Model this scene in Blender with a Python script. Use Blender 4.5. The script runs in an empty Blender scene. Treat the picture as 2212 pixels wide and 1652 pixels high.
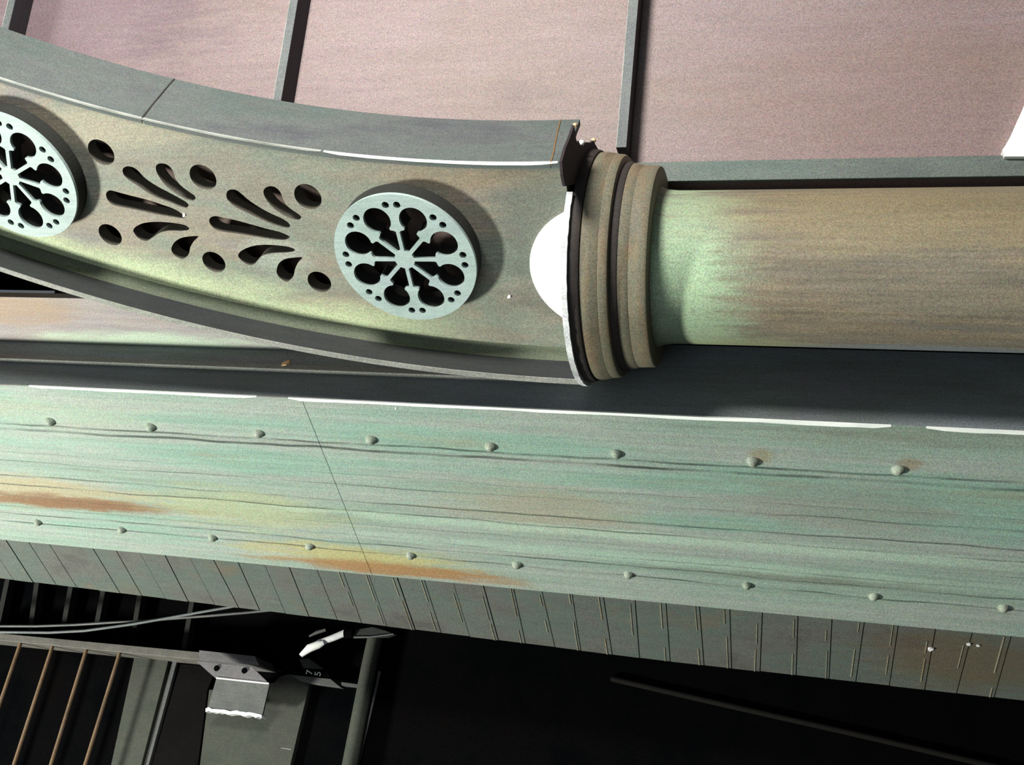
import bpy, bmesh, math, random
from mathutils import Vector, Matrix
from mathutils.geometry import tessellate_polygon

random.seed(7)
S = bpy.context.scene
C = S.collection

# ------------------------------------------------------------------ camera
# World axes: X and Y horizontal, Z up.  The photograph was taken with the
# phone turned on its side, so world up runs to the left of the picture.
FPX, CX, CY = 2200.0, 1106.0, 826.0
EYE = 1.60


def unit(v):
    return Vector(v).normalized()


U = unit((-7906, -311, 2200))
A = Vector((506, 2700, 2200))
A = (A - U * A.dot(U)).normalized()
B = U.cross(A)
cam = bpy.data.cameras.new('camera')
cam.sensor_fit = 'HORIZONTAL'
cam.sensor_width = 36.0
cam.lens = 36.0 * FPX / 2212.0
cam.clip_start = 0.02
camo = bpy.data.objects.new('camera', cam)
C.objects.link(camo)
rgt = Vector((A.x, B.x, U.x))
upv = Vector((-A.y, -B.y, -U.y))
bck = Vector((-A.z, -B.z, -U.z))
m = Matrix((rgt, upv, bck)).transposed().to_4x4()
m.translation = (0, 0, EYE)
camo.matrix_world = m
S.camera = camo

# ------------------------------------------------------------------ light
w = bpy.data.worlds.new('world')
S.world = w
w.use_nodes = True
w.node_tree.nodes['Background'].inputs[0].default_value = (0.80, 0.92, 1.0, 1)
w.node_tree.nodes['Background'].inputs[1].default_value = 0.13


def area(name, loc, target, size, energy, color, spread=math.pi):
    l = bpy.data.lights.new(name, 'AREA')
    l.shape = 'DISK'
    l.size = size
    l.energy = energy
    l.color = color
    l.spread = spread
    o = bpy.data.objects.new(name, l)
    C.objects.link(o)
    o.location = loc
    o.rotation_euler = (Vector(target) - Vector(loc)).to_track_quat('-Z', 'Y').to_euler()
    return o


area('stage_lamp', (1.6, 1.5, 5.9), (1.1, -1.6, 2.1), 0.55, 415, (0.98, 1.0, 0.90))
area('wall_lamp', (-1.0, -1.42, 2.7), (0.78, -2.2, 2.4), 0.6, 104, (1.0, 0.98, 0.93))
area('fill_light', (-0.4, 1.1, 2.3), (1.2, -1.7, 1.9), 1.4, 16, (0.88, 0.95, 1.0))  # added fill light, lifts the shaded side of the beam
S.view_settings.view_transform = 'Standard'
S.view_settings.look = 'None'
S.view_settings.gamma = 1.0
S.view_settings.use_curve_mapping = False
S.view_settings.exposure = 0.0


# ------------------------------------------------------------------ helpers
def W(a, b, u):
    return Vector((a, b, u + EYE))


def ray(x, y):
    d = Vector(((x - CX) / FPX, (y - CY) / FPX, 1.0))
    return Vector((d.dot(A), d.dot(B), d.dot(U)))


def on_plane(x, y, n, k):
    """World point where the sight line of a pixel meets the plane n.p = k."""
    r = ray(x, y)
    p = r * (k / r.dot(n))
    return W(*p)


NB = Vector((0, 1, 0))
NA = Vector((1, 0, 0))
NU = Vector((0, 0, 1))


def onb(x, y, b):
    return on_plane(x, y, NB, b)


def srgb(c):
    r = []
    for v in c:
        v = v / 255.0
        r.append(v / 12.92 if v <= 0.04045 else ((v + 0.055) / 1.055) ** 2.4)
    return tuple(r) + (1.0,)


class NT:
    def __init__(self, mat):
        self.t = mat.node_tree
        self.n = self.t.nodes
        self.l = self.t.links

    def put(self, sock, v):
        if hasattr(v, 'is_output'):
            self.l.new(v, sock)
        elif isinstance(v, (tuple, list, Vector)):
            sock.default_value = tuple(v)
        else:
            sock.default_value = v

    def math(self, op, a, b=0.0, c=None, clamp=False):
        n = self.n.new('ShaderNodeMath')
        n.operation = op
        n.use_clamp = clamp
        self.put(n.inputs[0], a)
        self.put(n.inputs[1], b)
        if c is not None:
            self.put(n.inputs[2], c)
        return n.outputs[0]

    def vmath(self, op, a, b):
        n = self.n.new('ShaderNodeVectorMath')
        n.operation = op
        self.put(n.inputs[0], a)
        self.put(n.inputs[1], b)
        return n.outputs['Value'] if op in ('LENGTH', 'DOT_PRODUCT') else n.outputs[0]

    def mix(self, f, a, b, mode='MIX'):
        n = self.n.new('ShaderNodeMix')
        n.data_type = 'RGBA'
        n.blend_type = mode
        self.put(n.inputs[0], f)
        self.put(n.inputs[6], a)
        self.put(n.inputs[7], b)
        return n.outputs[2]

    def noise(self, vec, scale, detail=3, rough=0.55):
        n = self.n.new('ShaderNodeTexNoise')
        self.put(n.inputs['Vector'], vec)
        n.inputs['Scale'].default_value = scale
        n.inputs['Detail'].default_value = detail
        n.inputs['Roughness'].default_value = rough
        return n.outputs['Fac']

    def ramp(self, f, stops):
        n = self.n.new('ShaderNodeValToRGB')
        e = n.color_ramp.elements
        while len(e) < len(stops):
            e.new(0.5)
        for i, (p, c) in enumerate(stops):
            e[i].position = p
            e[i].color = c
        self.put(n.inputs[0], f)
        return n.outputs[0]

    def smooth(self, x, lo, hi, a=0.0, b=1.0):
        n = self.n.new('ShaderNodeMapRange')
        n.interpolation_type = 'SMOOTHSTEP'
        self.put(n.inputs[0], x)
        for i, v in enumerate((lo, hi, a, b)):
            n.inputs[i + 1].default_value = v
        return n.outputs[0]


def paint(name, cols, scale=4.0, stretch=(1, 1, 0.22), rough=0.7, streak=0.16, grain=0.28,
          stains=(), lines=(), metallic=0.0, bump=0.25, spec=0.35, edge_bands=()):
    """Brushed scenic paint.  cols: sRGB triples mixed by stretched noise;
    stains: (centre a,b,u, radii, sRGB, strength); lines: painted lines along u
    as (a, half width, strength)."""
    mt = bpy.data.materials.new(name)
    mt.use_nodes = True
    k = NT(mt)
    bsdf = k.n['Principled BSDF']
    pos = k.n.new('ShaderNodeNewGeometry').outputs['Position']
    st = k.vmath('MULTIPLY', pos, stretch)
    big = k.noise(st, scale, 4, 0.6)
    n = len(cols)
    stops = [(0.28 + 0.44 * i / max(1, n - 1), srgb(c)) for i, c in enumerate(cols)]
    col = k.ramp(big, stops)
    if streak:
        s2 = k.vmath('MULTIPLY', pos, (stretch[0], stretch[1], stretch[2] * 0.25))
        f = k.noise(s2, 55.0, 3, 0.65)
        v = k.smooth(f, 0.3, 0.7, 1 - streak, 1 + streak)
        col = k.mix(1.0, col, v, 'MULTIPLY')
    for (c, r, sc, amt) in stains:
        d = k.vmath('SUBTRACT', pos, W(*c))
        d = k.vmath('DIVIDE', d, r)
        ln = k.vmath('LENGTH', d, (0, 0, 0))
        s3 = k.vmath('MULTIPLY', pos, (3.0, 3.0, 0.45))
        ln = k.math('ADD', ln, k.math('MULTIPLY', k.math('SUBTRACT', k.noise(s3, 16.0, 4, 0.65), 0.5), 1.5))
        f = k.smooth(ln, 0.35, 1.15, amt, 0.0)
        col = k.mix(f, col, srgb(sc))
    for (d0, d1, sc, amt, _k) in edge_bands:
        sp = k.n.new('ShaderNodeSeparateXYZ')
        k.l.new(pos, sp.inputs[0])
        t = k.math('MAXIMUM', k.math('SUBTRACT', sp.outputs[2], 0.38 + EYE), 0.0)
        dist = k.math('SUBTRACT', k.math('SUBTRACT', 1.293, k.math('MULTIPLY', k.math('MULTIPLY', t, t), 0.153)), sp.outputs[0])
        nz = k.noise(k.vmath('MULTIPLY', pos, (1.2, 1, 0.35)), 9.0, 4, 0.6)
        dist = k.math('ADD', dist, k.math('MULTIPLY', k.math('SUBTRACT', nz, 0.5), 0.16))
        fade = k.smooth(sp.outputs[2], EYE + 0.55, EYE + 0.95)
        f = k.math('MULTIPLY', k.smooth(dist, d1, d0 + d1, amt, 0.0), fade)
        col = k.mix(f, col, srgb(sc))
    if lines:
        sep = k.n.new('ShaderNodeSeparateXYZ')
        k.l.new(pos, sep.inputs[0])
        for i, (a0, hw, amt) in enumerate(lines):
            wv = k.vmath('MULTIPLY', pos, (0.0, 0.0, 1.0))
            wv = k.vmath('ADD', wv, (3.7 * i, 0, 0))
            wob = k.math('MULTIPLY', k.math('SUBTRACT', k.noise(wv, 3.5, 2), 0.5), 0.022)
            dd = k.math('ABSOLUTE', k.math('SUBTRACT', k.math('ADD', sep.outputs[0], wob), a0))
            vary = k.smooth(k.noise(k.vmath('ADD', wv, (40, 0, 0)), 4.0, 3), 0.35, 0.6, 0.25 * amt, amt)
            f = k.math('MULTIPLY', k.smooth(dd, hw * 0.4, hw * 1.3, 1.0, 0.0), vary)
            col = k.mix(f, col, srgb((46, 56, 50)))
    if grain:
        g = k.noise(pos, 330.0, 2, 0.7)
        gv = k.smooth(g, 0.3, 0.7, 1 - grain, 1 + grain)
        col = k.mix(1.0, col, gv, 'MULTIPLY')
        gc = k.n.new('ShaderNodeTexNoise')
        k.put(gc.inputs['Vector'], pos)
        gc.inputs['Scale'].default_value = 120.0
        gc.inputs['Detail'].default_value = 2.0
        col = k.mix(grain * 0.5, col, gc.outputs['Color'], 'OVERLAY')
    k.put(bsdf.inputs['Base Color'], col)
    bsdf.inputs['Roughness'].default_value = rough
    bsdf.inputs['Metallic'].default_value = metallic
    bsdf.inputs['Specular IOR Level'].default_value = spec
    if bump:
        bp = k.n.new('ShaderNodeBump')
        bp.inputs['Strength'].default_value = bump
        bp.inputs['Distance'].default_value = 0.002
        h = k.noise(k.vmath('MULTIPLY', pos, (1, 1, 0.12)), 140.0, 3)
        k.put(bp.inputs['Height'], h)
        k.put(bsdf.inputs['Normal'], bp.outputs[0])
    return mt


def tag(o, label=None, cat=None, group=None, kind=None):
    if label:
        o['label'] = label
    if cat:
        o['category'] = cat
    if group:
        o['group'] = group
    if kind:
        o['kind'] = kind
    return o


class MB:
    """Collects world-space geometry for ONE mesh object."""

    def __init__(self):
        self.v, self.f = [], []

    def add(self, vs, fs):
        o = len(self.v)
        self.v += [Vector(p) for p in vs]
        self.f += [tuple(i + o for i in q) for q in fs]
        return self

    def box(self, a0, a1, b0, b1, u0, u1):
        vs = [W(a, b, u) for a in (a0, a1) for b in (b0, b1) for u in (u0, u1)]
        return self.add(vs, [(0, 1, 3, 2), (4, 6, 7, 5), (0, 4, 5, 1), (2, 3, 7, 6), (0, 2, 6, 4), (1, 5, 7, 3)])

    def prism(self, pts, off):
        """Closed prism: planar polygon pts swept by the vector off."""
        n = len(pts)
        off = Vector(off)
        tris = tessellate_polygon([pts])
        fs = [tuple(t) for t in tris] + [tuple(i + n for i in reversed(t)) for t in tris]
        fs += [(i, (i + 1) % n, (i + 1) % n + n, i + n) for i in range(n)]
        return self.add(list(pts) + [Vector(p) + off for p in pts], fs)

    def sweep(self, rows, close_profile=True):
        """rows: list of equally long point rows, skinned in order, ends capped."""
        n = len(rows[0])
        vs = [p for r in rows for p in r]
        fs = []
        for i in range(len(rows) - 1):
            for j in range(n if close_profile else n - 1):
                k = (j + 1) % n
                fs.append((i * n + j, i * n + k, (i + 1) * n + k, (i + 1) * n + j))
        if close_profile:
            fs.append(tuple(range(n)))
            fs.append(tuple((len(rows) - 1) * n + j for j in range(n)))
        return self.add(vs, fs)

    def tube(self, pts, r, seg=10):
        rows = []
        pts = [Vector(p) for p in pts]
        up = Vector((0.31, 0.2, 0.93))
        for i, p in enumerate(pts):
            d = (pts[min(i + 1, len(pts) - 1)] - pts[max(i - 1, 0)]).normalized()
            s = d.cross(up)
            if s.length < 0.1:
                s = d.cross(Vector((1, 0, 0)))
            s.normalize()
            t = s.cross(d)
            rr = r[i] if isinstance(r, (list, tuple)) else r
            rows.append([p + (s * math.cos(q) + t * math.sin(q)) * rr for q in [2 * math.pi * j / seg for j in range(seg)]])
        return self.sweep(rows)

    def lathe(self, ca, cb, prof, seg=96):
        """prof: (radius, u) list round the vertical axis at (ca, cb); closed."""
        rows = []
        for j in range(seg):
            t = 2 * math.pi * j / seg
            rows.append([W(ca + r * math.cos(t), cb + r * math.sin(t), u) for r, u in prof])
        n = len(prof)
        vs = [p for r in rows for p in r]
        fs = []
        for i in range(seg):
            k = (i + 1) % seg
            for j in range(n - 1):
                fs.append((i * n + j, k * n + j, k * n + j + 1, i * n + j + 1))
        fs.append(tuple(i * n for i in range(seg)))
        fs.append(tuple(i * n + n - 1 for i in range(seg)))
        return self.add(vs, fs)

    def build(self, name, mat, parent=None, smooth=None, bevel=0.0, origin=None):
        me = bpy.data.meshes.new(name)
        org = Vector((0, 0, 0))
        if parent is not None:
            org = wloc[parent.name]
        elif origin is not None:
            org = Vector(origin)
        me.from_pydata([p - org for p in self.v], [], self.f)
        bm = bmesh.new()
        bm.from_mesh(me)
        bmesh.ops.remove_doubles(bm, verts=bm.verts, dist=1e-6)
        bmesh.ops.recalc_face_normals(bm, faces=bm.faces)
        if smooth:
            for f in bm.faces:
                f.smooth = True
            for e in bm.edges:
                if len(e.link_faces) == 2 and e.calc_face_angle() > smooth:
                    e.smooth = False
        bm.to_mesh(me)
        bm.free()
        me.materials.append(mat)
        o = bpy.data.objects.new(name, me)
        C.objects.link(o)
        if parent is not None:
            o.parent = parent
            wloc[o.name] = org
        else:
            o.location = org
            wloc[o.name] = org
        if bevel:
            md = o.modifiers.new('bevel', 'BEVEL')
            md.width = bevel
            md.segments = 2
            md.limit_method = 'ANGLE'
            md.angle_limit = math.radians(40)
        return o


wloc = {}


def empty(name, loc):
    o = bpy.data.objects.new(name, None)
    C.objects.link(o)
    o.empty_display_size = 0.05
    o.location = loc
    wloc[o.name] = Vector(loc)
    return o


def smooth_loop(pts, k=4):
    """Closed Catmull-Rom through 2-D points."""
    out = []
    n = len(pts)
    for i in range(n):
        p0, p1, p2, p3 = (Vector(pts[(i + d) % n]) for d in (-1, 0, 1, 2))
        for j in range(k):
            t = j / k
            out.append(0.5 * ((2 * p1) + (p2 - p0) * t + (2 * p0 - 5 * p1 + 4 * p2 - p3) * t * t + (3 * p1 - p0 - 3 * p2 + p3) * t ** 3))
    return out


def plate(loops, thick, place):
    """Flat plate with holes: loops of 2-D points (outline first), swept by
    thick; place(x, y, z) -> world.  Returns (verts, faces)."""
    cu = bpy.data.curves.new('plate_outline', 'CURVE')
    cu.dimensions = '2D'
    cu.fill_mode = 'BOTH'
    cu.extrude = thick / 2
    for lp in loops:
        s = cu.splines.new('POLY')
        s.points.add(len(lp) - 1)
        for p, q in zip(s.points, lp):
            p.co = (q[0], q[1], 0, 1)
        s.use_cyclic_u = True
    o = bpy.data.objects.new('plate_outline', cu)
    C.objects.link(o)
    dg = bpy.context.evaluated_depsgraph_get()
    dg.update()
    me = bpy.data.meshes.new_from_object(o.evaluated_get(dg))
    vs = [place(v.co.x, v.co.y, v.co.z) for v in me.vertices]
    fs = [tuple(p.vertices) for p in me.polygons]
    bpy.data.objects.remove(o)
    bpy.data.curves.remove(cu)
    bpy.data.meshes.remove(me)
    return vs, fs


# ------------------------------------------------------------------ materials
M = {}
M['wall'] = paint('mauve_wall_paint', [(110, 97, 96), (128, 113, 108), (133, 117, 117), (130, 118, 106)], 2.6, (1, 1, 0.4), 0.62, 0.06,
                  bump=0.3, stains=[((0.95, -2.0, -0.2), (0.25, 0.3, 0.5), (132, 106, 100), 0.4), ((0.72, -2.3, 1.85), (0.3, 0.4, 0.5), (96, 78, 90), 0.5)])
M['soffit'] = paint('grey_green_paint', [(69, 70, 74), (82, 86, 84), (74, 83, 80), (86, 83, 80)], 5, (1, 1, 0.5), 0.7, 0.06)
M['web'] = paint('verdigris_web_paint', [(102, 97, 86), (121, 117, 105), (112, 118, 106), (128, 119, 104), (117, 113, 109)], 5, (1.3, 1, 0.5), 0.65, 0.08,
                 stains=[((1.0, -1.61, 0.48), (0.22, 0.1, 0.13), (88, 96, 88), 0.75), ((0.75, -1.61, 1.3), (0.06, 0.1, 0.35), (158, 146, 124), 0.5),
                         ((1.05, -1.61, 1.05), (0.06, 0.1, 0.09), (142, 150, 140), 0.6), ((0.88, -1.61, 0.6), (0.03, 0.1, 0.2), (124, 104, 82), 0.5)],
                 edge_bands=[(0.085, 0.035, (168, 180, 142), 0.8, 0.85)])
M['rosette'] = paint('pale_rosette_paint', [(128, 146, 142), (150, 166, 162), (138, 152, 155)], 9, (1, 1, 0.8), 0.55, 0.05, grain=0.14)
M['rosette_body'] = paint('dark_rosette_edge', [(24, 25, 23), (36, 37, 33)], 9, (1, 1, 0.8), 0.8, 0.0)
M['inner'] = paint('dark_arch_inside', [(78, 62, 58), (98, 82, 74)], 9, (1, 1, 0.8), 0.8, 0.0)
M['cut'] = paint('dark_cut_edge', [(74, 70, 62), (102, 98, 88)], 9, (1, 1, 0.8), 0.8, 0.0)
M['cove'] = paint('green_cove_paint', [(66, 74, 60), (88, 94, 76)], 9, (1, 1, 0.3), 0.7, 0.08)
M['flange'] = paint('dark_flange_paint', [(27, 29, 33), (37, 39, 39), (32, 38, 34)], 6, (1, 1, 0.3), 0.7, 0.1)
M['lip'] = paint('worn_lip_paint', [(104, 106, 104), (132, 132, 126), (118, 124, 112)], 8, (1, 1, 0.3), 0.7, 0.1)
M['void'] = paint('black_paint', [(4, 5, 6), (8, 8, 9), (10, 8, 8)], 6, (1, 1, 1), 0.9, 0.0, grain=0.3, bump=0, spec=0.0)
M['teal'] = paint('verdigris_plate_paint', [(116, 124, 112), (128, 146, 134), (140, 148, 140), (122, 150, 136), (136, 138, 120)], 5, (1.6, 1, 0.16), 0.62, 0.10,
                  stains=[((1.775, -1.55, 1.98), (0.07, 0.2, 0.42), (158, 142, 106), 0.65), ((1.81, -1.55, 1.88), (0.035, 0.2, 0.42), (116, 84, 58), 0.95),
                          ((1.925, -1.55, 1.08), (0.05, 0.2, 0.36), (164, 154, 100), 0.75), ((1.968, -1.55, 0.98), (0.032, 0.2, 0.40), (140, 104, 66), 0.9),
                          ((1.70, -1.55, 0.55), (0.1, 0.2, 0.28), (144, 134, 110), 0.5), ((1.78, -1.55, 1.35), (0.09, 0.2, 0.34), (156, 158, 116), 0.55),
                          ((1.49, -1.55, 0.06), (0.025, 0.2, 0.03), (128, 116, 84), 0.6), ((1.62, -1.55, -0.1), (0.1, 0.2, 0.3), (120, 122, 112), 0.5),
                          ((1.49, -1.55, -0.22), (0.025, 0.2, 0.03), (128, 112, 84), 0.6), ((1.48, -1.55, 1.75), (0.06, 0.2, 0.3), (150, 154, 140), 0.5),
                          ((1.765, -1.55, 0.3), (0.022, 0.2, 1.1), (158, 178, 160), 0.7), ((1.84, -1.55, 0.3), (0.02, 0.2, 1.0), (154, 176, 160), 0.6)],
                  lines=[(1.523, 0.0035, 0.8), (1.541, 0.0045, 0.9), (1.660, 0.0025, 0.55), (1.717, 0.0028, 0.7), (1.753, 0.0028, 0.7),
                         (1.873, 0.003, 0.7), (1.9075, 0.003, 0.75), (1.625, 0.002, 0.3), (1.80, 0.002, 0.3), (1.845, 0.002, 0.4)])
M['rivet'] = paint('rivet_paint', [(124, 136, 122), (138, 144, 130)], 20, (1, 1, 1), 0.6, 0.0)
M['tile'] = paint('dark_tile_paint', [(72, 70, 68), (84, 85, 80), (78, 88, 82), (92, 86, 74)], 7, (1, 1, 0.8), 0.72, 0.06,
                stains=[((2.12, -1.55, -0.42), (0.14, 0.2, 0.3), (84, 70, 48), 0.6)])
M['ridge'] = paint('pale_joint_ridge', [(104, 96, 72), (132, 130, 112), (122, 98, 62)], 14, (0.3, 1, 1), 0.7, 0.0)
M['grout'] = paint('tile_joint_paint', [(38, 40, 36), (48, 46, 38)], 14, (0.3, 1, 1), 0.8, 0.0)
M['side'] = paint('dark_side_paint', [(98, 108, 114), (118, 126, 130), (106, 114, 112), (112, 112, 120)], 5, (1, 1, 0.3), 0.72, 0.08)
M['column'] = paint('brown_column_paint', [(98, 87, 72), (116, 107, 90), (106, 100, 88), (122, 110, 92), (104, 104, 99)], 5, (1.8, 1.8, 0.3), 0.62, 0.16,
                    stains=[((1.08, -1.56, 0.22), (0.34, 0.3, 0.16), (136, 158, 130), 0.75), ((1.06, -1.56, 0.21), (0.12, 0.3, 0.09), (150, 174, 142), 0.7), ((1.25, -1.58, 0.1), (0.06, 0.3, 0.16), (138, 146, 110), 0.6),
                            ((1.24, -1.6, -0.25), (0.035, 0.3, 0.3), (112, 122, 130), 0.7), ((0.98, -1.6, -0.2), (0.06, 0.3, 0.5), (136, 122, 88), 0.5)])
M['capital'] = paint('brown_capital_paint', [(92, 80, 64), (114, 100, 80), (102, 100, 84), (120, 99, 74)], 7, (0.6, 0.6, 3.0), 0.65, 0.05)
M['groove'] = paint('capital_groove_paint', [(40, 34, 36), (54, 48, 42)], 7, (1, 1, 1), 0.8, 0.0)
M['rim'] = paint('chipped_rim_paint', [(150, 150, 150), (196, 198, 200), (236, 238, 238)], 14, (1, 1, 1), 0.7, 0.0)
M['torn'] = paint('torn_edge_black', [(34, 28, 32), (50, 40, 44)], 12, (1, 1, 1), 0.85, 0.0)
M['white'] = paint('bare_white', [(238, 240, 232), (248, 248, 246)], 8, (1, 1, 0.5), 0.75, 0.0, grain=0.03, bump=0)
M['scuff'] = paint('white_scuff', [(214, 220, 214), (244, 246, 242)], 30, (1, 1, 0.3), 0.8, 0.0, grain=0.05, bump=0)
M['scuff_soft'] = paint('faded_scuff', [(112, 114, 108), (146, 148, 142), (168, 170, 164)], 24, (1, 1, 0.3), 0.8, 0.0, grain=0.1, bump=0)
M['board'] = paint('pinkish_board_paint', [(128, 112, 100), (142, 132, 120), (136, 128, 130), (140, 144, 130)], 5, (1, 1, 0.3), 0.6, 0.1,
                  stains=[((1.37, -1.71, 1.55), (0.035, 0.2, 0.4), (160, 178, 156), 0.8), ((1.28, -1.71, 1.95), (0.06, 0.2, 0.3), (146, 118, 88), 0.6)])
M['rail'] = paint('grey_rail_paint', [(84, 92, 92), (98, 106, 100), (90, 104, 98)], 7, (1, 1, 0.4), 0.7, 0.06)
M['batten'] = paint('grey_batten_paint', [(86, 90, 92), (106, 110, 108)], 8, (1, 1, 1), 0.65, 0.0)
M['steel'] = paint('dull_steel', [(66, 68, 68), (88, 88, 86)], 12, (1, 1, 1), 0.55, 0.0, metallic=0.1, spec=0.4)
M['dark_steel'] = paint('dark_steel', [(40, 44, 42), (58, 60, 56)], 12, (1, 1, 1), 0.5, 0.0, metallic=0.3, spec=0.5)
M['rail_steel'] = paint('worn_rail_steel', [(80, 78, 74), (104, 100, 94)], 14, (1, 1, 1), 0.55, 0.0, spec=0.4)
M['slat'] = paint('dim_slat', [(24, 25, 23), (34, 34, 31)], 12, (1, 1, 1), 0.8, 0.0)
M['rust_bar'] = paint('rusty_bar', [(84, 68, 52), (108, 86, 62), (96, 82, 72)], 16, (1, 1, 1), 0.6, 0.0)
M['olive'] = paint('olive_board', [(44, 49, 42), (56, 59, 51), (53, 51, 47)], 8, (1, 1, 1), 0.75, 0.05)
M['dim'] = paint('dim_board', [(10, 9, 9), (16, 14, 14)], 8, (1, 1, 1), 0.9, 0.0, spec=0.05)
M['faint'] = paint('faint_pipe_paint', [(20, 18, 17), (25, 23, 21)], 8, (1, 1, 1), 0.8, 0.0, bump=0, spec=0.1)
M['upper_steel'] = paint('pale_steel', [(104, 102, 104), (124, 120, 122)], 12, (1, 1, 1), 0.5, 0.0, metallic=0.2)
M['batten_shade'] = paint('batten_shade_paint', [(34, 30, 34), (46, 42, 46)], 8, (1, 1, 1), 0.8, 0.0)  # dark colour paints in the shade under the battens
M['tape'] = paint('white_tape', [(190, 190, 190), (226, 226, 226)], 20, (1, 1, 1), 0.6, 0.0, grain=0.08)
M['wood'] = paint('raw_wood', [(196, 150, 90), (226, 200, 160)], 30, (1, 1, 1), 0.8, 0.0)
M['orange'] = paint('orange_scratch', [(104, 78, 48), (124, 92, 54)], 30, (1, 1, 1), 0.8, 0.0)
M['seam'] = paint('seam_dark', [(38, 38, 36), (48, 44, 40)], 20, (1, 1, 1), 0.8, 0.0)
M['floor'] = paint('black_stage_floor', [(14, 14, 14), (22, 21, 20)], 3, (1, 1, 1), 0.75, 0.0)

# ------------------------------------------------------------------ setting
UF = -EYE  # floor level in u
NW = Vector((-0.808, 0.587, 0)).normalized()
CW = Vector((-NW.y, NW.x, 0))          # horizontal direction inside the wall
KW = -1.95


def wl(x, y, off=0.0):
    return on_plane(x, y, NW, KW + off)


o = MB().box(-3.2, 5.2, -6.0, 2.6, UF - 0.06, UF).build('floor', M['floor'])
tag(o, kind='structure')

# mauve panel wall, ends at the upright rail beside the column
edge = wl(1800, 386)
edge.z = 0.0
e0 = edge - CW * 0.0
far = edge + CW * 3.2 if (edge + CW * 3.2).x < edge.x else edge - CW * 3.2
back = -NW * 0.05
quad = [Vector((p.x, p.y, z)) for p, z in ((edge, 0.0), (far, 0.0), (far, 4.6), (edge, 4.6))]
o = MB().prism(quad, back).build('wall_back', M['wall'])
tag(o, kind='structure')

# black masking wall behind the dark steelwork
PH = math.radians(66)
G = Vector((math.cos(PH), math.sin(PH), 0))
ND = Vector((-G.y, G.x, 0))
KD = ND.dot(ray(300, 1450) * 3.3)


def dk(x, y, off=0.0):
    return on_plane(x, y, ND, KD + off)


p = ND * (KD - 0.10)
q0, q1 = p - G * 4.2, p + G * 3.4
quad = [Vector((q.x, q.y, z)) for q, z in ((q0, 0.0), (q1, 0.0), (q1, 4.6), (q0, 4.6))]
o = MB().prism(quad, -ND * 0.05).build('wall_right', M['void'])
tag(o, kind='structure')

# ------------------------------------------------------------------ wall things
GB = 'battens across the mauve wall'
bat = [(1.98, 'grey batten crossing the mauve wall in the top left corner of the photo'),
       (1.168, 'grey wall batten ending above the middle of the curved arch'),
       (0.362, 'grey wall batten ending beside the round capital')]
wdir = (far - edge).normalized()
protos = None
for i, (u, lab) in enumerate(bat):
    th = 0.021
    base = Vector((edge.x, edge.y, 0)) + wdir * 0.05
    if protos is None:
        def slab(o0, o1, z0, z1, nm, mt, parent=None):
            pts = [base + NW * o0 + Vector((0, 0, z0)), base + NW * o1 + Vector((0, 0, z0)), base + NW * o1 + Vector((0, 0, z1)), base + NW * o0 + Vector((0, 0, z1))]
            return MB().prism(pts, wdir * 2.9).build(nm, mt, parent, origin=base)
        o = slab(0, 0.056, 0, th, 'wall_batten', M['batten_shade'])
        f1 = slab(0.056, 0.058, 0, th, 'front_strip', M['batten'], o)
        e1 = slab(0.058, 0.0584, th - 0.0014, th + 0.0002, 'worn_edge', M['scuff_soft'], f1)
        protos = (o, f1, e1)
    else:
        o = protos[0].copy()
        f1 = protos[1].copy()
        e1 = protos[2].copy()
        for x in (o, f1, e1):
            C.objects.link(x)
        f1.parent = o
        e1.parent = f1
    o.location = base + Vector((0, 0, u - th / 2 + EYE))
    tag(o, lab, 'batten', GB)

# upright rail along the wall edge
r0, r1 = wl(1800, 342, 0.012), wl(1800, 386, 0.012)
quad = [Vector((q.x, q.y, z)) for q, z in ((r0, 0.0), (r1, 0.0), (r1, 4.5), (r0, 4.5))]
o = MB().prism(quad, -NW * 0.0119).build('wall_rail', M['rail'], bevel=0.0015, origin=(r0.x, r0.y, 0))
tag(o, 'grey-green upright rail between the mauve wall and the round column', 'rail')

# white panel standing in for bright light at the wall
px = [(2166, 322), (2173, 312), (2184, 292), (2197, 262), (2205, 246), (2213, 226), (2250, 150), (2290, 90), (2420, 90), (2420, 338), (2170, 338)]
mb = MB().prism([wl(x, y, 0.022) for x, y in px], -NW * 0.0218)
o = mb.build('bright_light_panel', M['white'], bevel=0.001, origin=wl(2168, 338, 0.01))
tag(o, 'white panel added for bright light at the wall, slanted edge above the grey rail', 'board')

# ------------------------------------------------------------------ riveted beam
AT, BT = 1.39, -1.546
beam = empty('riveted_beam', W(1.7, -1.65, UF))
tag(beam, 'big verdigris green beam with two rows of rivets and a dark tiled edge', 'beam')
TOPU = 2.75
AE = 1.998
seam_top, seam_bot = 1.067, 1.046
mb = MB()
g = 0.0008
mb.prism([W(AT, BT, seam_top + g), W(AE, BT, seam_bot + g), W(AE, BT, TOPU), W(AT, BT, TOPU)], (0, -0.003, 0))
mb.build('face_plate', M['teal'], beam)
mb = MB()
mb.prism([W(AT, BT, seam_top - g), W(AE, BT, seam_bot - g), W(AE, BT, UF), W(AT, BT, UF)], (0, -0.003, 0))
mb.build('face_plate', M['teal'], beam)
MB().box(AT + 0.0005, AT + 0.02, -1.78, BT - 0.003, UF, TOPU).build('side_plate', M['side'], beam)
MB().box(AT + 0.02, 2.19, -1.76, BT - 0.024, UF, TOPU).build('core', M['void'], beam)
# narrow raised strip along the dark side
MB().box(AT - 0.010, AT + 0.001, -1.652, -1.634, 0.42, TOPU).build('side_strip', M['lip'], beam, bevel=0.002)
MB().box(AT - 0.006, AT + 0.001, -1.78, -1.652, 0.42, TOPU).build('side_strip', M['side'], beam)


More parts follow.
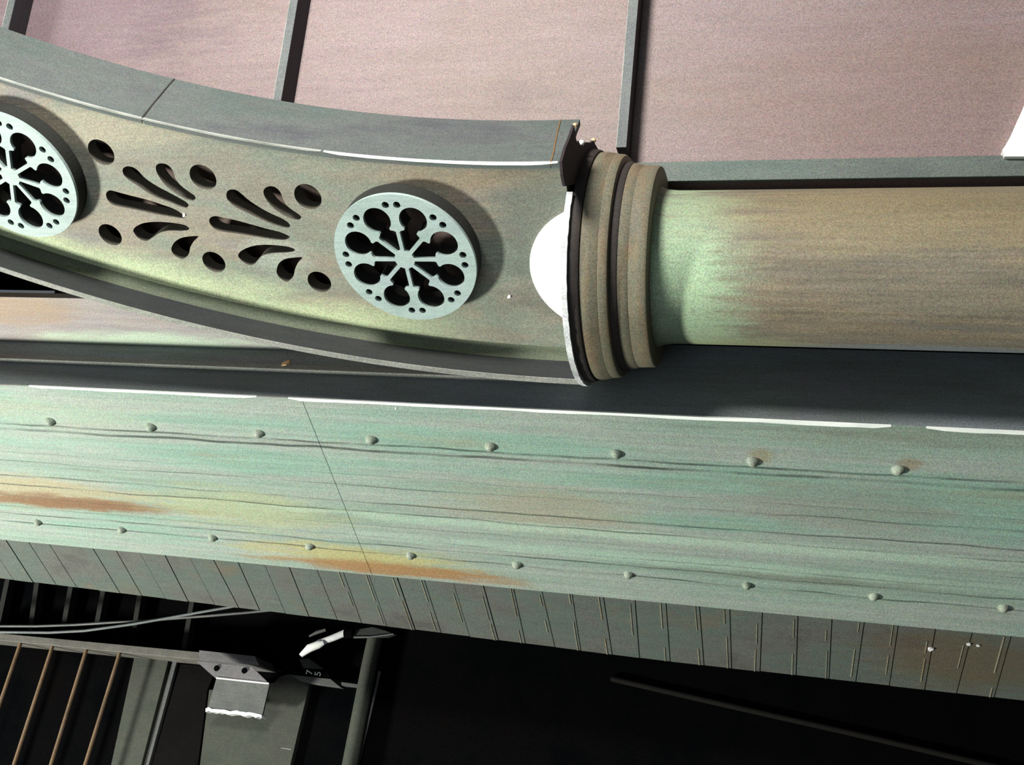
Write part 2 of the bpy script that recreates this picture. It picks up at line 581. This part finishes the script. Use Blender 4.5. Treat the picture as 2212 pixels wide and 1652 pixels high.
# worn white edge along the corner
def edge_strip(segs, name, mat, parent, corner, seed):
    rnd = random.Random(seed)
    for (u0, u1, w0, w1) in segs:
        n = max(3, int(abs(u1 - u0) / 0.03))
        rows = []
        for i in range(n + 1):
            t = i / n
            u = u0 + (u1 - u0) * t
            k = (w0 + (w1 - w0) * t) * (0.86 + 0.16 * rnd.random()) * (1 + 0.12 * math.sin(23 * u + seed))
            if i in (0, n):
                k *= 0.25
            a, b = corner(u)
            e = 0.0009
            rows.append([W(a - e, b - 0.003, u), W(a - e, b + e, u), W(a + k, b + e, u), W(a + k, b - 0.0004, u), W(a, b - 0.003, u)])
        MB().sweep(rows).build(name, mat, parent)


edge_strip([(1.80, 1.18, 0.0055, 0.006), (1.10, -0.18, 0.0065, 0.0075), (-0.243, -0.9, 0.0065, 0.0075)], 'worn_edge', M['scuff'], beam, lambda u: (AT, BT), 3)
edge_strip([(2.2, 1.82, 0.003, 0.004), (1.18, 1.10, 0.004, 0.004)], 'worn_edge', M['scuff_soft'], beam, lambda u: (AT, BT), 5)

# tiles along the far edge
MB().prism([W(AE - 0.004, BT - 0.013, UF), W(2.246, BT - 0.013, UF), W(2.246, BT - 0.013, 0.3), W(2.195, BT - 0.013, 2.5), W(2.19, BT - 0.013, TOPU), W(AE - 0.004, BT - 0.013, TOPU)],
           (0, -0.02, 0)).build('tile_backing', M['grout'], beam)
rt = random.Random(11)
u = 2.66
mbs = MB()


def ae(q):
    return 2.246 if q < 0.3 else 2.246 - (q - 0.3) * 0.0232


ridge_faces = []
s0 = 0.0
while u > -0.85:
    h = 0.0765 + rt.uniform(-0.005, 0.005)
    s1 = rt.uniform(-0.006, 0.006)
    gp = 0.0024
    z = BT - 0.0085 + rt.uniform(-0.001, 0.001)
    mbs.prism([W(AE, z, u), W(ae(u), z, u + s0), W(ae(u - h), z, u - h + gp + s1), W(AE, z, u - h + gp)], (0, -0.008, 0))
    if u < 1.25:
        # raised pale joint beside the dark gap, broken along its length
        t0 = rt.uniform(0.0, 0.25)
        while t0 < 0.85:
            t1 = min(1.0, t0 + rt.uniform(0.15, 0.6))
            n0 = len(mbs.f)
            L = ae(u - h) - AE
            off = rt.uniform(0.006, 0.012)
            wd = rt.uniform(0.0012, 0.0026)
            c = [W(AE + L * t, z, u - h + gp + off + s1 * t) for t in (t0, t1)]
            mbs.prism([c[0], c[1], c[1] + Vector((0, 0, wd)), c[0] + Vector((0, 0, wd))], (0, 0.0016, 0))
            ridge_faces += list(range(n0, len(mbs.f)))
            t0 = t1 + rt.uniform(0.05, 0.4)
    u -= h
    s0 = s1
band = mbs.build('tile_band', M['tile'], beam)
band.data.materials.append(M['ridge'])
for i in ridge_faces:
    band.data.polygons[i].material_index = 1


# rivets
def dome(c, r, h, seg=20, rings=6):
    rows = []
    for i in range(rings):
        q = (i / rings) * math.pi / 2
        rows.append([c + Vector((r * math.cos(q) * math.cos(t), h * math.sin(q) - 0.002, r * math.cos(q) * math.sin(t))) for t in [2 * math.pi * j / seg for j in range(seg)]])
    vs = [p for r_ in rows for p in r_] + [c + Vector((0, h - 0.002, 0))]
    fs = []
    for i in range(rings - 1):
        for j in range(seg):
            k = (j + 1) % seg
            fs.append((i * seg + j, i * seg + k, (i + 1) * seg + k, (i + 1) * seg + j))
    top = len(vs) - 1
    for j in range(seg):
        fs.append(((rings - 1) * seg + j, (rings - 1) * seg + (j + 1) % seg, top))
    fs.append(tuple(range(seg)))
    return vs, fs


org = W(1.7, -1.65, UF)
riv = None
spots = [(1.506, q, 1.0) for q in (1.796, 1.506, 1.213, 0.927, 0.643, 0.362, 0.079, -0.202)] + \
        [(1.903, q, 0.92) for q in (2.039, 1.765, 1.483, 1.198, 0.918, 0.640, 0.365, 0.090, -0.186, -0.451)]
rr = random.Random(5)
for (a, q, sc) in spots:
    if riv is None:
        riv = MB().add(*dome(org, 0.0132, 0.0150)).build('rivet', M['rivet'], beam, smooth=0.8)
        o = riv
    else:
        o = riv.copy()
        C.objects.link(o)
    o.location = W(a, BT, q) - org
    o.scale = (sc * rr.uniform(0.9, 1.05), sc, sc * rr.uniform(0.92, 1.05))
    o.rotation_euler = (0, rr.uniform(0, 3), 0)

# ------------------------------------------------------------------ pinkish board behind the arch
o = MB().box(1.243, 1.384, -1.730, -1.709, 0.44, TOPU).build('backing_board', M['board'], bevel=0.0015, origin=W(1.31, -1.72, UF))
tag(o, 'pinkish brown board behind the lower rim of the arch, beside the dark beam side', 'board')
o = MB().box(1.046, 1.386, -1.96, -1.94, UF, TOPU).build('gap_shade_board', M['void'], origin=W(1.2, -1.95, UF))  # black sheet added to stand for the shade behind the column
tag(o, 'black board added for the shade in the gap behind the round column', 'board')

# ------------------------------------------------------------------ column
CA, CB = 1.132, -1.697
col = empty('round_column', W(CA, CB, UF))
tag(col, 'brown painted round column with a ringed capital, green patch under it', 'column')
MB().lathe(CA, CB, [(0.15, UF), (0.15, 0.18), (0.1505, 0.235), (0.153, 0.256), (0.159, 0.268), (0.159, 0.275)], 128).build('shaft', M['column'], col, smooth=0.6)
cap = MB().lathe(CA, CB, [(0.155, 0.2655), (0.1935, 0.2665), (0.1965, 0.2675), (0.1985, 0.271), (0.199, 0.286), (0.1995, 0.300), (0.2005, 0.3015), (0.203, 0.312), (0.204, 0.3185), (0.2, 0.321), (0.16, 0.321)], 128) \
    .build('capital', M['capital'], col, smooth=0.5)
MB().lathe(CA, CB, [(0.16, 0.3195), (0.205, 0.3195), (0.207, 0.324), (0.207, 0.334), (0.16, 0.334)], 128).build('groove', M['groove'], cap, smooth=0.5)
MB().lathe(CA, CB, [(0.16, 0.333), (0.212, 0.333), (0.2185, 0.335), (0.2215, 0.340), (0.2225, 0.352), (0.2235, 0.3535), (0.2255, 0.366), (0.2265, 0.368), (0.2265, 0.3825), (0.222, 0.386), (0.16, 0.386)], 128) \
    .build('upper_ring', M['capital'], cap, smooth=0.5)
MB().lathe(CA, CB, [(0.16, 0.385), (0.229, 0.385), (0.2315, 0.389), (0.2325, 0.395), (0.2325, 0.4035), (0.16, 0.4035)], 128).build('groove', M['groove'], cap, smooth=0.5)


# chipped rim of the top flange: broken off towards the wall
def arc_ring(r0, r1, u0, u1, t0, t1, seed, jag=0.0):
    rnd = random.Random(seed)
    rows = []
    n = 90
    for i in range(n + 1):
        t = math.radians(t0 + (t1 - t0) * i / n)
        j = rnd.uniform(-jag, jag)
        k = rnd.uniform(-jag, jag) * 0.6
        ca, sa = math.cos(t), math.sin(t)
        rows.append([W(CA + r * ca, CB + r * sa, u) for r, u in ((r0, u0), (r1 + j, u0 + k), (r1 + j, u1), (r0, u1))])
    return MB().sweep(rows)


arc_ring(0.15, 0.2405, 0.4035, 0.4145, -60, 158, 4, 0.0008).build('top_flange', M['rim'], cap, smooth=0.6)
# torn black board end
tp = [(1221, 402), (1216, 376), (1214, 349), (1222, 320), (1232, 296), (1241, 270), (1243, 290), (1246, 308), (1250, 304), (1254, 314), (1262, 310), (1269, 307), (1276, 309), (1283, 303), (1286, 312),
      (1292, 322), (1284, 328), (1279, 338), (1273, 337), (1268, 352), (1263, 372), (1260, 392), (1240, 398)]
pts = [on_plane(x, y, NU, 0.4035) for x, y in tp]
MB().prism(pts, (0, 0, 0.005)).build('torn_edge', M['torn'], cap)
for (x, y, s) in ((1242, 271, 0.006), (1282, 304, 0.007), (1256, 309, 0.008)):
    c = on_plane(x, y, NU, 0.405)
    MB().add(*dome(c, s * 0.7, s)).build('paper_shred', M['white' if s == 0.008 else 'wood'], cap)

# ------------------------------------------------------------------ arch
BW = -1.61
U0, U1 = 0.4146, 2.25


def au(u):
    return 0.85 - 0.1815 * max(0.0, u - 0.45) ** 2


def al(u):
    return 1.293 - 0.153 * max(0.0, u - 0.38) ** 2


arch = empty('arch_bracket', W(1.07, -1.69, U0))
tag(arch, 'curved arch with pierced leaf cutouts and two round rosettes above the capital', 'arch')
us = [U0 + (U1 - U0) * i / 60 for i in range(61)]
outline = [(au(q) + 0.006, q) for q in us] + [(al(q), q) for q in reversed(us)]


def hole_px(pts, x0, y0, s, sm=4):
    r = []
    for x, y in pts:
        p = onb(x0 + x * s, y0 + y * s, BW)
        r.append((p.x, p.z - EYE))
    return [tuple(v) for v in smooth_loop(r, sm)]


S1 = [(258,215), (285,180), (330,168), (400,185), (460,230), (540,315), (680,410), (820,485), (960,560), (1060,620), (1085,660), (1050,690), (960,665), (840,615), (700,565), (580,500), (460,420), (350,350), (280,285)]
S2 = [(675,180), (695,145), (740,132), (810,145), (870,195), (905,260), (925,330), (985,405), (1080,480), (1160,535), (1170,575), (1130,600), (1040,575), (940,515), (840,445), (750,350), (690,250)]
S3 = [(52,525), (70,485), (110,470), (200,492), (360,535), (560,585), (760,650), (900,700), (1000,760), (1035,805), (1000,820), (860,800), (700,775), (520,735), (330,695), (160,660), (80,600)]
S4 = [(435, 870), (460, 840), (530, 810), (640, 800), (760, 808), (870, 825), (915, 850), (915, 870), (860, 880), (740, 880), (660, 900), (600, 940), (545, 968), (480, 945), (440, 895)]
S5 = [(765, 1030), (790, 980), (840, 945), (900, 930), (1000, 925), (960, 970), (930, 1020), (920, 1070), (900, 1105), (860, 1125), (810, 1105), (775, 1070)]
T1 = [(283,180), (300,130), (350,110), (420,125), (490,180), (560,240), (700,335), (850,415), (1000,485), (1075,545), (1070,585), (1020,590), (900,560), (760,505), (620,440), (480,375), (370,310), (300,240)]
T2 = [(747,140), (775,90), (830,70), (900,85), (960,145), (995,235), (1040,310), (1120,375), (1195,425), (1220,460), (1180,495), (1080,470), (970,415), (860,330), (780,230)]
T3 = [(68,510), (90,460), (150,445), (260,465), (420,500), (600,550), (780,600), (960,645), (1060,690), (1070,720), (990,745), (820,730), (600,695), (420,665), (220,635), (120,590)]
T4 = [(1345, 1090), (1370, 1055), (1440, 1020), (1540, 1000), (1660, 1003), (1770, 1015), (1830, 1035), (1830, 1057), (1760, 1068), (1640, 1075), (1560, 1095), (1520, 1130), (1490, 1165), (1445, 1178), (1390, 1150), (1355, 1115)]
T5 = [(1680, 1215), (1700, 1160), (1750, 1125), (1820, 1112), (1905, 1110), (1870, 1150), (1840, 1210), (1830, 1260), (1810, 1295), (1770, 1322), (1720, 1300), (1685, 1255)]
holes = [hole_px(h, 180, 280, 0.2486) for h in (S4, S5, T4, T5)]
holes += [hole_px(h, 220, 330, 0.17255) for h in (S1, S2, S3)]
holes += [hole_px(h, 440, 390, 0.17255) for h in (T1, T2, T3)]


def circ(ca, cu, r, n=40):
    return [(ca + r * math.cos(2 * math.pi * i / n), cu + r * math.sin(2 * math.pi * i / n)) for i in range(n)]


for (x, y, r) in ((218.5, 329, 0.0285), (438.5, 383, 0.0285), (665, 425, 0.0285), (238, 507, 0.0265), (462, 566, 0.0262), (690, 609, 0.0262)):
    p = onb(x, y, BW)
    holes.append(circ(p.x, p.z - EYE, r))
RB = BW + 0.040
ros = []
for (x, y, rot) in ((22, 381, math.radians(22.5)), (874, 561, 0.0)):
    p = onb(x, y, RB)
    ros.append((p.x, p.z - EYE, rot))
RR = 0.1455
for (a, q, rot) in ros:
    holes.append(circ(a, q, RR * 0.86, 64))
TW = 0.03


def on_web(x, y, z):
    return W(x, BW - TW / 2 + z, y)


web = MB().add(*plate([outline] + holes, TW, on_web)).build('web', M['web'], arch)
web.data.materials.append(M['cut'])
for f in web.data.polygons:
    if abs(f.normal.y) < 0.5:
        f.material_index = 1
# dark inside of the hollow arch
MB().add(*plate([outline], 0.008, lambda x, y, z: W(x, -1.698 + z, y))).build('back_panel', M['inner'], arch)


# rosettes
def opening(k, rot, a0, q0):
    ph = rot + math.radians(22.5 + 45 * k)
    half = math.radians(22.5)
    R = RR
    sw = 0.026 * R       # half width of a spoke
    pts = []
    # half outline in polar-ish coordinates (r along the axis, t across), then mirrored
    def along(r):       # point on the spoke side at distance r from the hub along the axis
        return (r, (r * math.sin(half) - sw) / math.cos(half))
    h = [along(0.14 * R), along(0.41 * R)]
    rx, tx = along(0.41 * R)
    h += [(0.435 * R, tx - 0.012 * R), (0.455 * R, 0.100 * R), (0.47 * R, 0.084 * R), (0.485 * R, 0.088 * R), (0.500 * R, 0.096 * R)]
    lc, lr = 0.660 * R, 0.192 * R
    for i in range(13):
        t = math.radians(146 - 146 * i / 12)
        h.append((lc + lr * math.cos(t), lr * math.sin(t)))
    full = h + [(r, -t) for r, t in reversed(h[:-1])]
    ca, sa = math.cos(ph), math.sin(ph)
    return [(a0 + r * sa + t * ca, q0 + r * ca - t * sa) for r, t in full]


for i, (a, q, rot) in enumerate(ros):
    lp = [circ(a, q, RR, 96)] + [opening(k, rot, a, q) for k in range(8)]
    for k in range(8):
        for s in (-1, 1):
            ph = rot + math.radians(45 * k + s * 5.4)
            lp.append(circ(a + 0.845 * RR * math.sin(ph), q + 0.845 * RR * math.cos(ph), 0.050 * RR, 16))
    ro = MB().add(*plate(lp, 0.007, lambda x, y, z: W(x, RB - 0.0035 + z, y))).build('rosette', M['rosette'], arch)
    MB().add(*plate(lp, 0.0328, lambda x, y, z: W(x, RB - 0.0072 - 0.0164 + z, y))).build('rosette_body', M['rosette_body'], ro)

# bare white round patch half hidden by the capital
pc = onb(1310, 585, BW)
seg = []
for i in range(41):
    t = math.radians(-68 + 136 * i / 40)
    q = pc.z - EYE + 0.150 * math.cos(t)
    a = pc.x + 0.146 * math.sin(t)
    if q > U0 + 0.002:
        seg.append((a, q))
seg = [(seg[0][0], U0 + 0.001)] + seg + [(seg[-1][0], U0 + 0.001)]
MB().prism([W(a, BW + 0.004, q) for a, q in seg], (0, -0.0038, 0)).build('white_disc', M['white'], arch)

# soffit in three lengths
DB = -1.78


def soffit(f0, f1, b0, b1, n=24):
    """from u=f0 at the front / b0 at the back to f1 / b1"""
    rows = []
    for i in range(n + 1):
        t = i / n
        uf, ub = f0 + (f1 - f0) * t, b0 + (b1 - b0) * t
        rows.append([W(au(uf), BW + 0.001, uf), W(au(ub), DB, ub), W(au(ub) - 0.0 + 0.012, DB, ub), W(au(uf) + 0.012, BW + 0.001, uf)])
    return MB().sweep(rows)


gp = 0.0016
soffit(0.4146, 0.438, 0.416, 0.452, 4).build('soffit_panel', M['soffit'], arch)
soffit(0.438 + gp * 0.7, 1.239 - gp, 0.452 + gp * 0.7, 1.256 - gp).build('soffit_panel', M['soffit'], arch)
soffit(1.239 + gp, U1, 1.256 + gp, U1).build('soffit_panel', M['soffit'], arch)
# dark and orange joints
soffit(1.2375, 1.2405, 1.2545, 1.2575, 2)
mb = MB()
for (f, b_, mat) in ((1.239, 1.256, 'seam'), (0.4385, 0.4525, 'orange')):
    rows = []
    for i in range(9):
        t = i / 8
        uu = f + (b_ - f) * t
        bb = BW + 0.0012 + (DB - BW) * t
        hw = 0.0021 if mat == 'seam' else 0.0011
        sh = 0.0007 if mat == 'seam' else 0.0014
        wob = 0.0012 * math.sin(5 * t + f * 9)
        rows.append([W(au(uu) - sh, bb, uu - hw + wob), W(au(uu) - sh, bb, uu + hw + wob), W(au(uu) + 0.006, bb, uu + hw + wob), W(au(uu) + 0.006, bb, uu - hw + wob)])
    MB().sweep(rows).build('joint', M[mat], arch)

# scuffed front corner of the soffit
edge_strip([(0.875, 0.425, 0.003, 0.0045)], 'worn_edge', M['scuff'], arch, lambda q: (au(q), BW + 0.001), 8)
edge_strip([(1.9, 0.88, 0.0028, 0.003)], 'worn_edge', M['scuff_soft'], arch, lambda q: (au(q), BW + 0.001), 9)

# lower flange with a soft fillet
rows, lips, cove = [], [], []
for q in us:
    a = al(q)
    f = 0.020
    arc = [(a - f + f * math.sin(math.radians(15 * i)), BW + 0.0003 + f - f * math.cos(math.radians(15 * i))) for i in range(7)]
    cove.append([W(x, y, q) for x, y in arc + [(a + 0.002, BW + f), (a + 0.002, BW - 0.001), (a - f, BW - 0.001)]])
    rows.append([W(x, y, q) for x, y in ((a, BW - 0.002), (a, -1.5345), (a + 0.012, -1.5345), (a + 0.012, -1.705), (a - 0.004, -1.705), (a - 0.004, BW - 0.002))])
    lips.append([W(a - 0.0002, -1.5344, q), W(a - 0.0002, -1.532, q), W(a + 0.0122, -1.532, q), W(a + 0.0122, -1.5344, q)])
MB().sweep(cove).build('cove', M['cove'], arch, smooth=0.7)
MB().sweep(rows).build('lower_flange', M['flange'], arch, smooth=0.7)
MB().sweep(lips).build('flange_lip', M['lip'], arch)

# ------------------------------------------------------------------ chips
def chip(x, y, plane_n, k, s, mat, label, name, cat, out):
    c = on_plane(x, y, plane_n, k)
    rnd = random.Random(int(x))
    mb = MB()
    pts = []
    n1 = out.orthogonal().normalized()
    n2 = out.cross(n1)
    for j in range(7):
        t = 2 * math.pi * j / 7
        r = s * rnd.uniform(0.55, 1.15)
        pts.append(c + n1 * math.cos(t) * r + n2 * math.sin(t) * r * 0.7)
    mb.prism(pts, out * s * 0.6)
    o = mb.build(name, M[mat], origin=c)
    tag(o, label, cat)


chip(619, 787, NA, AT - 0.0062, 0.012, 'wood', 'small wood chip lying on the dark side of the beam under the arch', 'wood_chip', 'chip', Vector((-1, 0, 0)))
chip(1099, 640, NB, BW, 0.0052, 'tape', 'pale paint flake on the arch between the right rosette and capital', 'paint_flake', 'flake', Vector((0, 1, 0)))
chip(398, 464, NB, BW, 0.0048, 'white', 'white paint flake at the tips of the left leaf cutouts', 'paint_flake', 'flake', Vector((0, 1, 0)))
chip(855, 881, NB, BT, 0.0030, 'white', 'tiny white paint flake near the beam edge under the right rosette', 'paint_flake', 'flake', Vector((0, 1, 0)))


chip(2009, 1400, NB, BT - 0.0075, 0.0075, 'tape', 'larger white paint chip on the dark tiles, left of a close pair of chips', 'paint_flake', 'flake', Vector((0, 1, 0)))
chip(2093, 1390, NB, BT - 0.0075, 0.006, 'tape', 'white paint chip on the dark tiles, left one of the close pair', 'paint_flake', 'flake', Vector((0, 1, 0)))
chip(2112, 1393, NB, BT - 0.0075, 0.0048, 'tape', 'white paint chip on the dark tiles, right one of the close pair', 'paint_flake', 'flake', Vector((0, 1, 0)))


# ------------------------------------------------------------------ dark steelwork
def dpoly(px, off, depth):
    return MB().prism([dk(x, y, off) for x, y in px], -ND * depth)


def dline(pts, off, r, seg=10):
    return MB().tube([dk(x, y, off) for x, y in pts], r, seg)


grille = empty('steel_grille', dk(220, 1398, -0.095))
tag(grille, 'steel grille of rusty bars hanging under a grey rail, bottom left corner', 'grille')
dpoly([(-60, 1362), (440, 1409), (440, 1426), (-60, 1377)], 0.012, 0.10).build('top_rail', M['rail_steel'], grille, bevel=0.001)
for (x0, y0, x1, y1) in ((47, 1381, -45, 1652), (116, 1388, 30, 1652), (188, 1399, 110, 1652), (260, 1406, 184, 1652)):
    k = 0.35
    dline([(x0, y0), (x1, y1), (x1 + (x1 - x0) * k, y1 + (y1 - y0) * k)], 0.0, 0.0062).build('bar', M['rust_bar'], grille, smooth=0.8)
for (x0, y0, x1, y1) in ((22, 1262, -10, 1362), (84, 1262, 62, 1370), (158, 1275, 136, 1345), (228, 1285, 208, 1340), (306, 1292, 290, 1345), (420, 1305, 395, 1400)):
    dpoly([(x0 - 5, y0 - 40), (x0 + 5, y0 - 40), (x1 + 5, y1 + 10), (x1 - 5, y1 + 10)], -0.06, 0.035).build('slat', M['slat'], grille)

o = dpoly([(291, 1416), (364, 1424), (305, 1652), (272, 1780), (200, 1780), (240, 1652)], -0.075, 0.024).build('strip_board', M['olive'], origin=dk(290, 1540, -0.09))
tag(o, 'narrow grey-green board beside the rusty bars', 'board')
o = dpoly([(372, 1428), (382, 1428), (321, 1652), (290, 1770), (280, 1770), (311, 1652)], -0.085, 0.014).build('flat_bar', M['steel'], origin=dk(350, 1540, -0.09))
tag(o, 'thin grey flat bar left of the angle bracket', 'bar')
o = dpoly([(452, 1490), (560, 1480), (592, 1474), (604, 1462), (622, 1456), (645, 1459), (669, 1474), (627, 1652), (598, 1780), (396, 1780), (432, 1652)], -0.075, 0.024).build('wide_board', M['olive'], origin=dk(540, 1600, -0.09))
tag(o, 'wide dull olive board under the steel angle bracket', 'board')
dpoly([(607, 1614), (629, 1617), (629, 1620), (607, 1616)], -0.0742, 0.001).build('scratch', M['upper_steel'], o)
o = dpoly([(390, 1434), (468, 1440), (448, 1490), (427, 1652), (390, 1780), (300, 1780), (328, 1652)], -0.088, 0.011).build('dim_board', M['dim'], origin=dk(400, 1560, -0.09))
tag(o, 'dim dark board between the thin flat bar and the wide olive board', 'board')

# angle bracket
br = empty('angle_bracket', dk(505, 1470, -0.02))
tag(br, 'steel angle bracket with two bolt holes and a bright ragged lower edge', 'bracket')
dpoly([(430, 1404), (551, 1417), (559, 1436), (432, 1426)], 0.035, 0.125).build('top_bar', M['upper_steel'], br, bevel=0.001)


def hexa(front, thick):
    mb = MB()
    n = len(front)
    return mb.prism(front, -ND * thick)


up4 = [dk(424, 1428, 0.080), dk(545, 1441, 0.080), dk(582, 1477, 0.085), dk(467, 1466, 0.085)]
cyc = up4
mb = MB()
mb.add(up4 + [q - ND * 0.006 for q in up4], [(0, 1, 2, 3), (7, 6, 5, 4), (0, 4, 5, 1), (1, 5, 6, 2), (2, 6, 7, 3), (3, 7, 4, 0)])
mb.build('upper_plate', M['upper_steel'], br)
lo4 = [dk(467, 1466, 0.085), dk(582, 1477, 0.085), dk(566, 1546, 0.0), dk(449, 1530, 0.0)]
mb = MB()
mb.add(lo4 + [q - ND * 0.008 for q in lo4], [(0, 1, 2, 3), (7, 6, 5, 4), (0, 4, 5, 1), (1, 5, 6, 2), (2, 6, 7, 3), (3, 7, 4, 0)])
mb.build('lower_plate', M['steel'], br)
rb = random.Random(2)
top, bot = [], []
for i in range(19):
    t = i / 18
    x, y = 444 + 121 * t, 1532 + 14 * t
    top.append((x, y - 4 + rb.uniform(-2, 2)))
    bot.append((x, y + 4 + rb.uniform(-2.5, 2)))
dpoly(top + bot[::-1], 0.006, 0.030).build('ragged_edge', M['tape'], br)
for (x, y, t) in ((468, 1443, 0.4), (528, 1448, 0.35)):
    c = dk(x, y, 0.0835)
    mb = MB()
    mb.tube([c - ND * 0.004, c + ND * 0.0015], 0.009, 14)
    mb.build('bolt_hole', M['void'], br)
MB().tube([dk(468, 1464, 0.086), dk(581, 1476, 0.086)], 0.0028, 8).build('fold_edge', M['tape'], br)

# number tag
tg = empty('number_tag', dk(680, 1455, -0.06))
tag(tg, 'small black tag with white numerals 7 and 5 on a grey bar', 'tag')
dpoly([(646, 1422), (667, 1419), (703, 1447), (714, 1465), (639, 1457)], -0.055, 0.019).build('plate', M['void'], tg)
dpoly([(647, 1424), (666, 1422), (700, 1445), (655, 1443)], -0.053, 0.004).build('label', M['dark_steel'], tg)
dpoly([(627, 1457), (714, 1466), (737, 1485), (670, 1476), (648, 1470)], -0.05, 0.0245).build('bar', M['steel'], tg, bevel=0.001)
dpoly([(737, 1473), (774, 1478), (775, 1485), (737, 1481)], -0.055, 0.012).build('pin', M['steel'], tg)


def digit(ch, x, y, size):
    cu = bpy.data.curves.new('numeral', 'FONT')
    cu.body = ch
    cu.size = 1.0
    cu.extrude = 0.03
    cu.align_x = 'CENTER'
    cu.align_y = 'CENTER'
    o = bpy.data.objects.new('numeral', cu)
    C.objects.link(o)
    dg = bpy.context.evaluated_depsgraph_get()
    dg.update()
    me = bpy.data.meshes.new_from_object(o.evaluated_get(dg))
    c = dk(x, y, -0.0535)
    ex = -G          # reading direction
    ey = Vector((0, 0, 1))
    vs = [c + ex * v.co.x * size + ey * v.co.y * size + ND * (v.co.z * 0.02) for v in me.vertices]
    fs = [tuple(f.vertices) for f in me.polygons]
    bpy.data.objects.remove(o)
    bpy.data.curves.remove(cu)
    MB().add(vs, fs).build('numeral', M['scuff'], tg)


digit('7', 669, 1452, 0.031)
digit('5', 687, 1455, 0.031)

# taped rod and hook at the beam edge
rod = empty('taped_rod', dk(700, 1392, 0.0))
tag(rod, 'short rod wrapped in white tape sticking out under the tiled beam edge', 'rod')
dline([(650, 1416), (664, 1402), (690, 1388), (718, 1378), (749, 1365)], 0.03, [0.008, 0.0095, 0.010, 0.0105, 0.0110], 12).build('rod', M['tape'], rod, smooth=0.8)
dline([(653, 1413), (668, 1400), (688, 1392), (700, 1387)], 0.036, [0.008, 0.013, 0.013, 0.008], 12).build('tape_wrap', M['white'], rod, smooth=0.8)
dline([(745, 1369), (762, 1367)], 0.03, 0.015, 12).build('clamp', M['void'], rod, smooth=0.8)
dline([(668, 1374), (684, 1366), (704, 1360)], 0.01, [0.003, 0.006, 0.005]).build('prong', M['steel'], rod, smooth=0.8)
dpoly([(762, 1376), (770, 1360), (804, 1354), (832, 1362), (852, 1369), (838, 1374)], 0.03, 0.02).build('hook_plate', M['dark_steel'], rod)
dline([(764, 1376), (800, 1375.5), (850, 1369)], 0.032, 0.0032).build('hook_edge', M['steel'], rod, smooth=0.8)

# pole and thin rod
o = dline([(812, 1370), (797, 1440), (756, 1652), (734, 1770)], -0.064, 0.0245, 20).build('round_pole', M['olive'], smooth=0.8, origin=dk(770, 1560, -0.09))
tag(o, 'dark grey round pole beside the number tag, bottom centre left', 'pole')
o = dline([(820, 1450), (814, 1480), (773, 1652), (748, 1760)], -0.0905, 0.0052, 10).build('thin_rod', M['steel'], smooth=0.8, origin=dk(790, 1560, -0.09))
tag(o, 'thin grey rod right beside the round pole', 'rod')

# cables
GC = 'cables from the left edge to the beam'
for pts, off, lab in (([(-80, 1350), (0, 1352), (80, 1352), (163, 1349), (244, 1344), (310, 1341), (366, 1336), (448, 1330), (530, 1323), (600, 1316)], 0.05, 'upper thin grey cable running from the left edge behind the beam'),
                      ([(-80, 1362), (0, 1365), (106, 1366), (183, 1362), (285, 1348), (366, 1334), (427, 1323), (490, 1312), (560, 1298)], 0.06, 'lower brighter cable bowing just above the grille rail')):
    o = dline(pts, off, 0.0046, 8).build('cable', M['batten' if off == 0.06 else 'steel'], smooth=0.8, origin=dk(0, 1360, off))
    tag(o, lab, 'cable', GC)

# faint pipe far right
o = dline([(1320, 1465), (1560, 1520), (1850, 1585), (2130, 1650), (2300, 1690)], -0.09, 0.009, 12).build('dim_pipe', M['faint'], smooth=0.8, origin=dk(1850, 1585, -0.09))
tag(o, 'faint dark pipe slanting across the black area, bottom right', 'pipe')
